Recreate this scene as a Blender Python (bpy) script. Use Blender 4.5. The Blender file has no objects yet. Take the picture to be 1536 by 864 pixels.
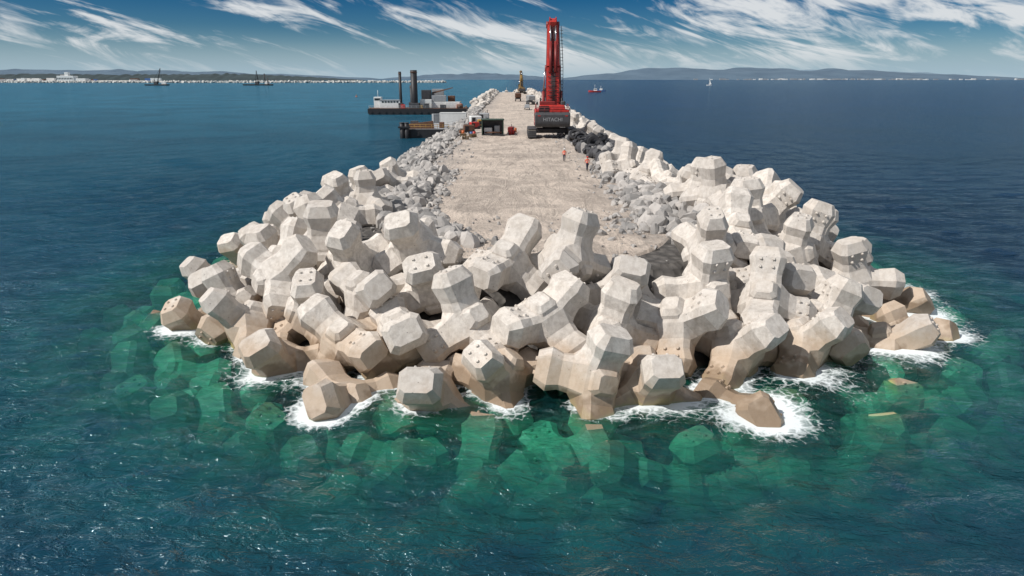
import bpy, bmesh, math, random
import numpy as np
from mathutils import Vector, Matrix, Euler, noise as mn
random.seed(7); rng=np.random.default_rng(11)
S=bpy.context.scene
COL=S.collection
# ------------------------------------------------------------------ helpers
def nodes_of(m):
    m.use_nodes=True; nt=m.node_tree; nt.nodes.clear(); return nt
def N(nt,t,**k):
    n=nt.nodes.new(t)
    for a,b in k.items(): setattr(n,a,b)
    return n
def setin(nt,sock,v):
    if isinstance(v,bpy.types.NodeSocket): nt.links.new(v,sock)
    elif isinstance(v,(tuple,list)) and len(v)==3 and sock.type=='RGBA': sock.default_value=(*v,1)
    else: sock.default_value=v
def math_n(nt,op,a,b=0.0,c=None,clamp=False):
    n=N(nt,'ShaderNodeMath',operation=op,use_clamp=clamp); setin(nt,n.inputs[0],a); setin(nt,n.inputs[1],b)
    if c is not None: setin(nt,n.inputs[2],c)
    return n.outputs[0]
def mixc(nt,f,a,b,bt='MIX'):
    n=N(nt,'ShaderNodeMix',data_type='RGBA',blend_type=bt)
    setin(nt,n.inputs[0],f); setin(nt,n.inputs[6],a); setin(nt,n.inputs[7],b); return n.outputs[2]
def noise_n(nt,vec,scale,detail=4,rough=.55,dist=0.0):
    n=N(nt,'ShaderNodeTexNoise'); setin(nt,n.inputs['Vector'],vec); n.inputs['Scale'].default_value=scale
    n.inputs['Detail'].default_value=detail; n.inputs['Roughness'].default_value=rough; n.inputs['Distortion'].default_value=dist
    return n.outputs['Fac']
def mapr(nt,v,a,b,c=0.,d=1.,smooth=False):
    n=N(nt,'ShaderNodeMapRange'); n.clamp=True
    if smooth: n.interpolation_type='SMOOTHSTEP'
    setin(nt,n.inputs[0],v)
    for i,q in enumerate((a,b,c,d)): setin(nt,n.inputs[i+1],q)
    return n.outputs[0]
def ramp(nt,f,stops):
    n=N(nt,'ShaderNodeValToRGB'); setin(nt,n.inputs[0],f); cr=n.color_ramp
    while len(cr.elements)>1: cr.elements.remove(cr.elements[-1])
    cr.elements[0].position=stops[0][0]; cr.elements[0].color=(*stops[0][1],1)
    for p,c in stops[1:]:
        e=cr.elements.new(p); e.color=(*c,1)
    return n.outputs[0]
def bump_n(nt,h,strength,dist):
    n=N(nt,'ShaderNodeBump'); setin(nt,n.inputs['Height'],h); n.inputs['Strength'].default_value=strength; n.inputs['Distance'].default_value=dist
    return n.outputs[0]
def wpos(nt): return N(nt,'ShaderNodeNewGeometry').outputs['Position']
def simple(name,col,rough=.6,metal=0.,var=.25,scale=1.5,col2=None,bs=.15):
    m=bpy.data.materials.new(name); nt=nodes_of(m); p=N(nt,'ShaderNodeBsdfPrincipled'); o=N(nt,'ShaderNodeOutputMaterial')
    tc=N(nt,'ShaderNodeTexCoord').outputs['Object']
    f=noise_n(nt,tc,scale,5,.65); f2=mapr(nt,f,.35,.7)
    c2=col2 or tuple(c*(1-var) for c in col)
    nt.links.new(mixc(nt,f2,col,c2),p.inputs['Base Color'])
    p.inputs['Roughness'].default_value=rough; p.inputs['Metallic'].default_value=metal
    nt.links.new(bump_n(nt,f,bs,.05),p.inputs['Normal'])
    nt.links.new(p.outputs[0],o.inputs[0]); return m
def addobj(name,mesh,parent=None,mat=None,loc=None):
    ob=bpy.data.objects.new(name,mesh); COL.objects.link(ob)
    if parent: ob.parent=parent
    if mat and not mesh.materials: mesh.materials.append(mat)
    if loc is not None: ob.location=loc
    return ob
def empty(name,loc=(0,0,0),rotz=0,scale=1):
    e=bpy.data.objects.new(name,None); COL.objects.link(e); e.location=loc; e.rotation_euler=(0,0,rotz); e.scale=(scale,)*3; e.empty_display_size=.5; return e
def box(name,size,loc,mat,parent,rot=(0,0,0),bev=.04,taper=(1,1)):
    bm=bmesh.new(); bmesh.ops.create_cube(bm,size=1)
    for v in bm.verts:
        t=taper if v.co.z>0 else (1,1)
        v.co=Vector((v.co.x*size[0]*t[0],v.co.y*size[1]*t[1],v.co.z*size[2]))
    if bev>0: bmesh.ops.bevel(bm,geom=list(bm.edges),offset=min(bev,min(size)*.3),segments=1,affect='EDGES')
    me=bpy.data.meshes.new(name); bm.to_mesh(me); bm.free()
    ob=addobj(name,me,parent,mat,loc); ob.rotation_euler=rot; return ob
def beam(name,p0,p1,w,h,mat,parent,w2=None,h2=None,bev=.03):
    p0=Vector(p0);p1=Vector(p1);d=p1-p0;L=d.length
    bm=bmesh.new(); bmesh.ops.create_cube(bm,size=1); w2=w2 or w;h2=h2 or h
    for v in bm.verts:
        a,b=(w2,h2) if v.co.z>0 else (w,h)
        v.co=Vector((v.co.x*a,v.co.y*b,(v.co.z+.5)*L))
    if bev: bmesh.ops.bevel(bm,geom=list(bm.edges),offset=min(bev,w*.25,h*.25,w2*.25,h2*.25),segments=1,affect='EDGES')
    z=d.normalized(); x=Vector((1,0,0)) if abs(z.x)<.9 else Vector((0,1,0)); y=z.cross(x).normalized(); x=y.cross(z).normalized()
    M=Matrix((x,y,z)).transposed().to_4x4(); M.translation=p0
    bmesh.ops.transform(bm,matrix=M,verts=bm.verts)
    me=bpy.data.meshes.new(name); bm.to_mesh(me); bm.free(); return addobj(name,me,parent,mat)
def cyl(name,p0,p1,r,mat,parent,r2=None,seg=14,smooth=True):
    p0=Vector(p0);p1=Vector(p1);d=p1-p0
    bm=bmesh.new(); bmesh.ops.create_cone(bm,cap_ends=True,segments=seg,radius1=r,radius2=r if r2 is None else r2,depth=d.length)
    M=d.to_track_quat('Z','Y').to_matrix().to_4x4(); M.translation=(p0+p1)/2
    bmesh.ops.transform(bm,matrix=M,verts=bm.verts)
    for f in bm.faces: f.smooth=smooth and len(f.verts)==4
    me=bpy.data.meshes.new(name); bm.to_mesh(me); bm.free(); return addobj(name,me,parent,mat)
def prism(name,pts,axis_w,mat,parent,loc=(0,0,0),bev=.03):
    bm=bmesh.new(); vs=[bm.verts.new((-axis_w/2,p[0],p[1])) for p in pts]; f=bm.faces.new(vs)
    r=bmesh.ops.extrude_face_region(bm,geom=[f]); 
    for v in r['geom']:
        if isinstance(v,bmesh.types.BMVert): v.co.x+=axis_w
    bmesh.ops.recalc_face_normals(bm,faces=bm.faces)
    if bev: bmesh.ops.bevel(bm,geom=list(bm.edges),offset=bev,segments=1,affect='EDGES')
    me=bpy.data.meshes.new(name); bm.to_mesh(me); bm.free(); return addobj(name,me,parent,mat,loc)

# ------------------------------------------------------------------ camera
cam=bpy.data.cameras.new('camera'); co=bpy.data.objects.new('camera',cam); COL.objects.link(co)
co.location=(0,0,15); co.rotation_euler=(math.radians(90-16.88),0,0)
cam.lens=24.33; cam.sensor_width=36; cam.clip_end=30000; cam.clip_start=.5
S.camera=co
S.view_settings.view_transform='Standard'; S.view_settings.look='None'; S.view_settings.exposure=0

# ------------------------------------------------------------------ sun + sky
sd=Vector((-0.74,-0.34,0.86)).normalized()   # direction towards the sun
sun=bpy.data.lights.new('sun','SUN'); sun.energy=5.0; sun.angle=math.radians(.5); sun.color=(1,.955,.90)
so=bpy.data.objects.new('sun',sun); COL.objects.link(so); so.rotation_euler=sd.to_track_quat('Z','Y').to_euler(); so.location=(-40,-40,80)
w=bpy.data.worlds.new('World'); S.world=w; w.use_nodes=True; nt=w.node_tree; nt.nodes.clear()
sky=N(nt,'ShaderNodeTexSky',sky_type='NISHITA'); sky.sun_disc=False
sky.sun_elevation=math.asin(sd.z); sky.sun_rotation=math.atan2(sd.x,sd.y)
sky.air_density=1.0; sky.dust_density=.6; sky.ozone_density=2
tc=N(nt,'ShaderNodeTexCoord').outputs['Generated']; sep=N(nt,'ShaderNodeSeparateXYZ'); nt.links.new(tc,sep.inputs[0])
X,Y,Z=sep.outputs
mult=ramp(nt,math_n(nt,'MULTIPLY',Z,2.0,clamp=True),[(0,(.62,.82,1.0)),(.09,(.24,.50,.76)),(.20,(.055,.28,.54)),(.5,(.33,.48,.70)),(1,(.72,.72,.72))])
skc=mixc(nt,1.0,sky.outputs[0],mult,'MULTIPLY')
skc=mixc(nt,mapr(nt,Z,-.01,.068,.95,0,True),skc,(4.7,6.4,7.6))
az=math_n(nt,'ARCTAN2',X,Y)
def cloud(theta,sa,sb,seed,detail,dist):
    c,s_=math.cos(theta),math.sin(theta)
    elx=math_n(nt,'MULTIPLY',Z,1.25)
    a=math_n(nt,'SUBTRACT',math_n(nt,'MULTIPLY',az,c),math_n(nt,'MULTIPLY',elx,s_))
    b=math_n(nt,'ADD',math_n(nt,'MULTIPLY',az,s_),math_n(nt,'MULTIPLY',elx,c))
    cv=N(nt,'ShaderNodeCombineXYZ'); setin(nt,cv.inputs[0],math_n(nt,'MULTIPLY',a,sa)); setin(nt,cv.inputs[1],math_n(nt,'MULTIPLY',b,sb)); cv.inputs[2].default_value=seed
    return noise_n(nt,cv.outputs[0],1.0,detail,.62,dist)
c1=cloud(math.radians(20),5,24,3.1,6,1.5)
c2=cloud(math.radians(10),2.6,10,8.7,2,.6)
c3=cloud(math.radians(30),14,60,5.5,3,.8)
cc=math_n(nt,'ADD',math_n(nt,'MULTIPLY',c1,.62),math_n(nt,'MULTIPLY',c2,.6)); cc=math_n(nt,'ADD',cc,math_n(nt,'MULTIPLY',c3,.2))
cc=math_n(nt,'ADD',cc,mapr(nt,az,.08,.5,0,.05))
msk=mapr(nt,cc,.68,.84,0,1,True)
msk=math_n(nt,'MULTIPLY',msk,mapr(nt,Z,.004,.035,.2,.92))
cl=mixc(nt,msk,skc,(9.2,9.5,9.7))
cl=mixc(nt,mapr(nt,Z,-.02,-.08,0,1),cl,(.35,.95,1.3))   # the sea fills the lower hemisphere
bg=N(nt,'ShaderNodeBackground'); nt.links.new(cl,bg.inputs[0]); bg.inputs[1].default_value=.08
wo=N(nt,'ShaderNodeOutputWorld'); nt.links.new(bg.outputs[0],wo.inputs[0])

# ------------------------------------------------------------------ breakwater geometry functions
CX0,CY0,RX,RY=2.1,50.0,24.6,20.4
THW,TCX=21.9,1.4
def s_in(x,y):
    x=np.asarray(x,float); y=np.asarray(y,float)
    dx=x-CX0; dy=y-CY0
    rho=np.sqrt((dx/RX)**2+(dy/RY)**2)+1e-6; R=np.hypot(dx,dy)/rho
    s1=(1-rho)*np.minimum(R,RX)
    t=np.clip((y-52)/32,0,1); t=t*t*(3-2*t)
    hw=RX+(THW-RX)*t; cx=CX0+(TCX-CX0)*t
    s2=hw-np.abs(x-cx)
    s=np.where(y<CY0,s1,s2)
    return np.minimum(s,590-y)
def core_z(x,y):
    x=np.asarray(x,float); y=np.asarray(y,float)
    s=s_in(x,y); left=np.clip((y-82)/10,0,1)*(x<3)
    z1=np.interp(s,[-40,-7,-1.2,.8,11.0,60],[-14,-6.0,-4.2,-1.7,3.9,3.9]); z2=np.where(s>0,.1+.42*s,.1+.7*s)
    z=np.clip(z1*(1-left)+z2*left,-11,3.85)
    return z+2.0*np.exp(-((x-19.5)/4.2)**2-((y-57)/10)**2)+.8*np.exp(-((x+16)/3.5)**2-((y-66)/9)**2)

# ------------------------------------------------------------------ armour unit mesh
US=1.26
LD=[Vector((0,1,.50)),Vector((0,-1,.50)),Vector((1,0,-.50)),Vector((-1,0,-.50)),Vector((0,0,1)),Vector((0,0,-1))]
def unit_mesh(name,seed,L=2.3,W=.98):
    r=random.Random(seed); bm=bmesh.new(); hull=[]
    for i,d in enumerate(LD):
        d=d.normalized(); nose=i>=4
        ln=(1.28 if nose else L*r.uniform(.96,1.04)); 
        up=Vector((0,0,1)) if not nose else (Vector((0,1,0)) if i==4 else Vector((1,0,0)))
        side=d.cross(up).normalized(); up2=side.cross(d).normalized()
        wx,wy=(W*.95,W*.80) if not nose else (W*.72,W*.62)
        if nose: rings=[(.62,1.0,1.0),(ln-.22,.84,.84),(ln,.56,.56)]
        else: rings=[(.86,.80,.92),(1.25,.76,.82),(ln-.50,.92,.92),(ln,.66,.58)]
        prev=None
        for k,(t,sx_,sy_) in enumerate(rings):
            a,b=wx*sx_,wy*sy_; c=.32
            pts=[(a,b*(1-c)),(a*(1-c),b),(-a*(1-c),b),(-a,b*(1-c)),(-a,-b*(1-c)),(-a*(1-c),-b),(a*(1-c),-b),(a,-b*(1-c))]
            vs=[bm.verts.new(d*t+side*p[0]+up2*p[1]) for p in pts]
            if prev:
                for j in range(8): bm.faces.new((prev[j],prev[(j+1)%8],vs[(j+1)%8],vs[j]))
            else: hull+= [v.co.copy() for v in vs]
            prev=vs
        bm.faces.new(prev)
        a,b=wx*.6,wy*.55
        spots=[]
        if i in (0,2): spots=[(d*ln+side*(sx*a*.5)+up2*(sy*b*.5),d) for sx in(-1,1) for sy in(-1,1)]
        if i in (1,3):
            spots+=[(d*(ln-dd)+side*(sx*.27)+up2*(wy*(.92-(dd-.55)*.12)),up2) for sx in(-1,1) for dd in(.6,.95)]
        for p,nrm in spots:
            M=nrm.to_track_quat('Z','Y').to_matrix().to_4x4(); M.translation=p+nrm*.02
            bmesh.ops.create_cone(bm,cap_ends=True,segments=8,radius1=.09,radius2=.05,depth=.11,matrix=M)
    h=bmesh.new()
    for c in hull: h.verts.new(c)
    bmesh.ops.convex_hull(h,input=h.verts); 
    tmp=bpy.data.meshes.new('t'); h.to_mesh(tmp); h.free(); bm.from_mesh(tmp); bpy.data.meshes.remove(tmp)
    bmesh.ops.recalc_face_normals(bm,faces=bm.faces)
    for v in bm.verts: v.co*=US
    me=bpy.data.meshes.new(name); bm.to_mesh(me); bm.free(); return me
mc=bpy.data.materials.new('cast_concrete'); nt=nodes_of(mc); p=N(nt,'ShaderNodeBsdfPrincipled'); o=N(nt,'ShaderNodeOutputMaterial')
P=wpos(nt); tcO=N(nt,'ShaderNodeTexCoord').outputs['Object']; oi=N(nt,'ShaderNodeObjectInfo').outputs['Random']
sp=N(nt,'ShaderNodeSeparateXYZ'); nt.links.new(P,sp.inputs[0]); zz=sp.outputs[2]
n1=noise_n(nt,P,.7,3,.6); n2=noise_n(nt,tcO,2.6,6,.75)
mps=N(nt,'ShaderNodeMapping'); nt.links.new(P,mps.inputs[0]); mps.inputs['Scale'].default_value=(3.0,3.0,.35); n3=noise_n(nt,mps.outputs[0],1.0,3,.6)
base=mixc(nt,oi,(.67,.62,.56),(.50,.465,.425))
base=mixc(nt,mapr(nt,n2,.42,.70,0,.9),base,(.37,.33,.29))
base=mixc(nt,mapr(nt,n3,.50,.72,0,.5),base,(.33,.29,.25))
base=mixc(nt,mapr(nt,n1,.45,.75,0,.5),base,(.47,.41,.345))
pit=N(nt,'ShaderNodeTexVoronoi'); nt.links.new(tcO,pit.inputs[0]); pit.inputs['Scale'].default_value=2.4
base=mixc(nt,mapr(nt,pit.outputs['Distance'],.10,.05,0,.7),base,(.12,.11,.10))
st=math_n(nt,'ADD',zz,math_n(nt,'MULTIPLY',math_n(nt,'SUBTRACT',n1,.5),2.6)); st=math_n(nt,'ADD',st,math_n(nt,'MULTIPLY',math_n(nt,'SUBTRACT',oi,.5),1.2))
base=mixc(nt,mapr(nt,st,2.5,1.0,0,.68,True),base,(.40,.285,.185))
base=mixc(nt,mapr(nt,st,.7,.15,0,.75,True),base,(.18,.12,.07))
base=mixc(nt,math_n(nt,'MULTIPLY',mapr(nt,st,.2,-.25,0,.8,True),mapr(nt,oi,.3,.8)),base,(.38,.33,.08))
base=mixc(nt,mapr(nt,zz,-.1,-.8,0,1),base,(.12,.42,.27))  # underwater green glow painted into the unit colour by height
base=mixc(nt,mapr(nt,zz,-.8,-4.8,0,1),base,(.006,.065,.065))  # light lost with water depth, painted as a fade to dark teal
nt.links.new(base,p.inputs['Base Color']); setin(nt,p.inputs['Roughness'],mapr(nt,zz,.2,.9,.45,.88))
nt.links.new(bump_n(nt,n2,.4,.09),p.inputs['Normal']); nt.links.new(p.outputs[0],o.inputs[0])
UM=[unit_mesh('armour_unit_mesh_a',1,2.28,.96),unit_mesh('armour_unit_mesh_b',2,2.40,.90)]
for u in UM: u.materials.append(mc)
loc_s=[];rad_s=[]
for i,d in enumerate(LD):
    d=np.array(d.normalized())*US
    if i<4: loc_s+= [d*.70,d*1.22,d*1.76]; rad_s+=[.60*US,.56*US,.56*US]
    else: loc_s+=[d*.68]; rad_s+=[.53*US]
loc_s=np.array(loc_s); rad_s=np.array(rad_s); ns=len(rad_s)
pts=[]
yy=15.0;row=0
while yy<586:
    spc=3.75 if yy<130 else 4.1
    xx=-36+(row%2)*spc/2
    while xx<42:
        x=xx+rng.uniform(-.9,.9); y=yy+rng.uniform(-.9,.9); s=float(s_in(x,y))
        ok=-8<s<10.4
        if x<3 and y>84 and not (300<y): ok=False
        if x<3 and y>300: ok= 4<s<9 and rng.random()<.6
        if x>3 and y>90: ok= 0<s<(9.4 if y>128 else 6.6)
        if x<3 and y>60: ok=ok and s<8 and s>-3
        if ok: pts.append((x,y,s))
        xx+=spc
    yy+=spc*.88; row+=1
P0=np.array([(a,b) for a,b,_ in pts]); n=len(P0)
pos=np.column_stack([P0,core_z(P0[:,0],P0[:,1])+1.5+rng.uniform(-.1,1.6,n)])
def rvm(wv):
    th=np.linalg.norm(wv,axis=1)[:,None,None]+1e-9; k=wv/(th[:,:,0]); K=np.zeros((len(wv),3,3))
    K[:,0,1]=-k[:,2];K[:,0,2]=k[:,1];K[:,1,0]=k[:,2];K[:,1,2]=-k[:,0];K[:,2,0]=-k[:,1];K[:,2,1]=k[:,0]
    return np.eye(3)+np.sin(th)*K+(1-np.cos(th))*(K@K)
q=rng.normal(size=(n,3)); R=rvm(q/np.linalg.norm(q,axis=1)[:,None]*rng.uniform(0,3.14,(n,1)))
for it in range(160):
    if it%10==0:
        order=np.argsort(pos[:,1]); I=[];J=[]
        py=pos[order,1]
        for k in range(1,60):
            if k>=n: break
            a=order[:-k]; b=order[k:]; m=(np.abs(py[k:]-py[:-k])<6)
            dd=np.linalg.norm(pos[a]-pos[b],axis=1)
            m&=dd<6.0; I.append(a[m]); J.append(b[m])
        I=np.concatenate(I);J=np.concatenate(J)
    off=np.einsum('nij,kj->nki',R,loc_s); SP=pos[:,None,:]+off
    D=SP[I][:,:,None,:]-SP[J][:,None,:,:]; dist=np.linalg.norm(D,axis=3)+1e-6
    pen=np.clip(rad_s[:,None]+rad_s[None,:]-dist,0,None)
    F=D/dist[...,None]*pen[...,None]*.5
    fi=F.sum(2); fj=-F.sum(1)
    dp=np.zeros((n,3)); tq=np.zeros((n,3)); cnt=np.zeros(n)
    np.add.at(dp,I,fi.sum(1)); np.add.at(dp,J,fj.sum(1))
    np.add.at(tq,I,np.cross(off[I],fi).sum(1)); np.add.at(tq,J,np.cross(off[J],fj).sum(1))
    np.add.at(cnt,I,(pen>0).sum((1,2))); np.add.at(cnt,J,(pen>0).sum((1,2)))
    gz=core_z(SP[:,:,0],SP[:,:,1]); pg=np.clip(gz-(SP[:,:,2]-rad_s),0,None)*.5
    fg=np.zeros_like(SP); fg[:,:,2]=pg; dp+=fg.sum(1); tq+=np.cross(off,fg).sum(1); cnt+=(pg>0).sum(1)
    c=np.maximum(cnt,1)[:,None]
    pos+=dp/c*1.4; pos[:,2]-=.045*(1-it/160)
    pos[:,:2]+=(P0-pos[:,:2])*.012
    R=rvm(tq/c*.45)@R
off=np.einsum('nij,kj->nki',R,loc_s); SP=pos[:,None,:]+off
s0=s_in(P0[:,0],P0[:,1]); topz=(SP[:,:,2]+rad_s*1.1).max(1); sub=(s0<-.6)&(topz>-.35)
pos[sub,2]-=(topz[sub]+.35); SP=pos[:,None,:]+off
print('units',n,'mean pen',pen[pen>0].mean(),'z',pos[:,2].min(),pos[:,2].max())
arm=empty('concrete_armour_unit_pile')
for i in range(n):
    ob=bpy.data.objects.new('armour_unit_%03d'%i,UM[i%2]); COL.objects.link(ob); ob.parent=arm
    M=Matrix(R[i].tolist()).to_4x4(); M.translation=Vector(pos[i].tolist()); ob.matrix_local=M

# ------------------------------------------------------------------ core terrain (rubble mound / seabed)
def grid_mesh(name,xs,ys,zf):
    Xg,Yg=np.meshgrid(xs,ys); Zg=zf(Xg,Yg); v=np.column_stack([Xg.ravel(),Yg.ravel(),Zg.ravel()])
    nx,ny=len(xs),len(ys); a=np.arange(nx*ny).reshape(ny,nx)
    f=np.stack([a[:-1,:-1],a[:-1,1:],a[1:,1:],a[1:,:-1]],-1).reshape(-1,4)
    me=bpy.data.meshes.new(name); me.from_pydata(v.tolist(),[],f.tolist()); me.update(); return me,v
def fract(X,Y,sc,seed):
    out=np.zeros(X.size); xf=X.ravel();yf=Y.ravel()
    for i in range(X.size): out[i]=mn.noise(Vector((xf[i]*sc,yf[i]*sc,seed)))
    return out.reshape(X.shape)
xs=np.concatenate([np.linspace(-75,-30,16)[:-1],np.arange(-30,36,.8),np.linspace(36,85,16)])
ys=np.concatenate([np.linspace(-10,14,8)[:-1],np.arange(14,110,.8),np.arange(110,600,4.0),[620,640]])
me,_=grid_mesh('rubble_mound',xs,ys,lambda X,Y: core_z(X,Y)+fract(X,Y,.7,1)*.45*(core_z(X,Y)<3.8))
mr=bpy.data.materials.new('rubble'); nt=nodes_of(mr); p=N(nt,'ShaderNodeBsdfPrincipled'); o=N(nt,'ShaderNodeOutputMaterial'); P=wpos(nt)
sp=N(nt,'ShaderNodeSeparateXYZ'); nt.links.new(P,sp.inputs[0]); zz=sp.outputs[2]
vo=N(nt,'ShaderNodeTexVoronoi'); nt.links.new(P,vo.inputs[0]); vo.inputs['Scale'].default_value=1.6
c=mixc(nt,vo.outputs['Distance'],(.12,.11,.10),(.035,.032,.03));  # core colour set dark to deepen the shade in gaps between units
c=mixc(nt,mapr(nt,zz,.8,.0),c,(.04,.035,.025)); c=mixc(nt,mapr(nt,zz,-.2,-2.5),c,(.02,.09,.075)); c=mixc(nt,mapr(nt,zz,-2.5,-7),c,(.006,.035,.045))  # below the waterline, dimming through water is painted into the rubble colour
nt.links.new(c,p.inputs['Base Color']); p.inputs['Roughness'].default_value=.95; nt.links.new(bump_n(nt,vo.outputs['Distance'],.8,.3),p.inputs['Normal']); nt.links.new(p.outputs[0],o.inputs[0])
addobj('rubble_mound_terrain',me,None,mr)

# ------------------------------------------------------------------ road on crest
yr=np.concatenate([np.arange(41,150,.6),np.arange(150,585,4.0)]); tr=np.linspace(0,1,61)
V=[];
for y in yr:
    hw=12.2; cx=1.2
    if y<58: hw=12.2*math.sqrt(max(0.0,1-((58-y)/17.5)**2))
    for t in tr:
        x=cx+(t*2-1)*hw
        e=1-abs(t*2-1)
        h=mn.noise(Vector((x*.25,y*.2,3)))*.16+mn.noise(Vector((x*1.1,y*.35,7)))*.06+mn.noise(Vector((x*2.2,y*2.2,9)))*.04
        h+=-.05*math.exp(-((x-3.4)/.5)**2)-.05*math.exp(-((x-6.3)/.5)**2)-.05*math.exp(-((x+1.4)/.45)**2)
        V.append((x,y,4.0+h-(.35 if e<.02 else 0)))
nx=len(tr); F=[(j*nx+i,j*nx+i+1,(j+1)*nx+i+1,(j+1)*nx+i) for j in range(len(yr)-1) for i in range(nx-1)]
me=bpy.data.meshes.new('road'); me.from_pydata(V,[],F); me.update()
for f in me.polygons: f.use_smooth=True
md=bpy.data.materials.new('compacted_limestone'); nt=nodes_of(md); p=N(nt,'ShaderNodeBsdfPrincipled'); o=N(nt,'ShaderNodeOutputMaterial'); P=wpos(nt)
mp=N(nt,'ShaderNodeMapping'); nt.links.new(P,mp.inputs[0]); mp.inputs['Scale'].default_value=(1.1,.22,1); mp.inputs['Rotation'].default_value=(0,0,.12)
nA=noise_n(nt,P,.16,5,.65,.8); nB=noise_n(nt,mp.outputs[0],.8,4,.65,1.2); nC=noise_n(nt,P,3.5,5,.75); nD=noise_n(nt,P,.7,4,.7,1)
sp=N(nt,'ShaderNodeSeparateXYZ'); nt.links.new(P,sp.inputs[0])
c=mixc(nt,mapr(nt,nA,.40,.60),(.58,.49,.41),(.38,.32,.27)); c=mixc(nt,mapr(nt,nB,.50,.64,0,.7),c,(.27,.23,.195)); c=mixc(nt,mapr(nt,nD,.55,.7,0,.65),c,(.66,.575,.485))
c=mixc(nt,mapr(nt,nC,.5,.70,0,.75),c,(.22,.19,.16))
edge=math_n(nt,'ABSOLUTE',math_n(nt,'SUBTRACT',sp.outputs[0],1.2)); c=mixc(nt,math_n(nt,'MULTIPLY',mapr(nt,edge,7,11.5,0,.7),mapr(nt,nD,.3,.6)),c,(.27,.255,.24))
nt.links.new(c,p.inputs['Base Color']); p.inputs['Roughness'].default_value=.95
hh=math_n(nt,'ADD',nC,math_n(nt,'MULTIPLY',nB,1.2)); nt.links.new(bump_n(nt,hh,.9,.22),p.inputs['Normal']); nt.links.new(p.outputs[0],o.inputs[0])
addobj('haul_road',me,None,md)

# ------------------------------------------------------------------ rocks
def rock_mesh(name,seed,mat):
    bm=bmesh.new(); bmesh.ops.create_icosphere(bm,subdivisions=2,radius=1)
    r=random.Random(seed)
    for v in bm.verts:
        v.co*=1+.28*mn.noise(v.co*1.3+Vector((seed*3.1,0,0)))
    for _ in range(9):
        nrm=Vector((r.gauss(0,1),r.gauss(0,1),r.gauss(0,1))).normalized(); dd=r.uniform(.5,.8)
        for v in bm.verts:
            t=v.co.dot(nrm)-dd
            if t>0: v.co-=nrm*t
    me=bpy.data.meshes.new(name); bm.to_mesh(me); bm.free(); me.materials.append(mat); return me
def rock_mat(name,a,b):
    m=bpy.data.materials.new(name); nt=nodes_of(m); p=N(nt,'ShaderNodeBsdfPrincipled'); o=N(nt,'ShaderNodeOutputMaterial')
    oi=N(nt,'ShaderNodeObjectInfo').outputs['Random']; P=wpos(nt); n1=noise_n(nt,P,2.2,5,.7)
    c=mixc(nt,oi,a,b); c=mixc(nt,mapr(nt,n1,.45,.7,0,.6),c,tuple(q*.55 for q in a))
    sp=N(nt,'ShaderNodeSeparateXYZ'); nt.links.new(P,sp.inputs[0]); c=mixc(nt,mapr(nt,sp.outputs[2],.9,.2,0,.8),c,(.08,.065,.045))
    nt.links.new(c,p.inputs['Base Color']); p.inputs['Roughness'].default_value=.9; nt.links.new(bump_n(nt,n1,.5,.12),p.inputs['Normal']); nt.links.new(p.outputs[0],o.inputs[0]); return m
mrk=rock_mat('limestone_rock',(.46,.43,.40),(.20,.195,.19)); mrd=rock_mat('dark_rock',(.085,.085,.09),(.04,.04,.045))
RK=[rock_mesh('rock_mesh_%d'%i,i+1,mrk) for i in range(7)]; RD=[rock_mesh('dark_rock_mesh_%d'%i,i+20,mrd) for i in range(4)]
rocks=empty('rock_revetment')
def put_rock(x,y,z,s,parent,lib):
    ob=bpy.data.objects.new('rock',random.choice(lib)); COL.objects.link(ob); ob.parent=parent; ob.location=(x,y,z)
    ob.rotation_euler=[random.uniform(0,6.28) for _ in range(3)]; ob.scale=(s*random.uniform(.8,1.3),s*random.uniform(.8,1.2),s*random.uniform(.6,.95))
def cz(x,y): return float(core_z(x,y))
for _ in range(1300):   # left revetment, near
    y=80+180*random.random()**1.5; x=random.uniform(-20.8,-9.0); s=random.uniform(.35,.95) if x<-11 else random.uniform(.2,.5)
    if x>-11 and random.random()<.4: continue
    put_rock(x,y,cz(x,y)+s*.35,s,rocks,RK)
for _ in range(400):
    y=random.uniform(240,580); x=random.uniform(-21,-10.5); s=random.uniform(.7,1.3); put_rock(x,y,cz(x,y)+s*.4,s,rocks,RK)
for _ in range(800):   # left corner
    y=random.uniform(46,86); s0=random.uniform(8,14.5); x=-20.8+s0
    if y<58: x+= (58-y)*.5
    s=random.uniform(.3,1.0) if s0<12.5 else random.uniform(.15,.5); put_rock(x,y,cz(x,y)+s*.4,s,rocks,RK)
for _ in range(900):   # right strip
    y=50+110*random.random()**1.2; x=23.4-random.uniform(8.2,14.2)
    if 90<y<132: continue
    if y<60: x-=(60-y)*.4
    s=random.uniform(.3,1.0) if x>10.5 else random.uniform(.15,.5); put_rock(x,y,cz(x,y)+s*.4,s,rocks,RK)
for _ in range(420):   # right shoulder
    y=random.uniform(46,76); x=random.uniform(11.5,20); s=random.uniform(.35,1.0); put_rock(x,y,cz(x,y)+s*.3,s,rocks,RK)
for _ in range(250):
    y=random.uniform(150,580); x=23.3-random.uniform(9.5,12); s=random.uniform(.5,1.1); put_rock(x,y,4+s*.2,s,rocks,RK)
for _ in range(700):
    a=random.choice([0,1,2,0,1]); y=random.uniform(45,150)
    x= -12+6.5*random.random()**1.8 if a==0 else (13-5.5*random.random()**1.8 if a==1 else random.uniform(-9,10)); y=y if a<2 else random.uniform(42,56)
    s=random.uniform(.07,.26); put_rock(x,y,4.02,s,rocks,RK)

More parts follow.
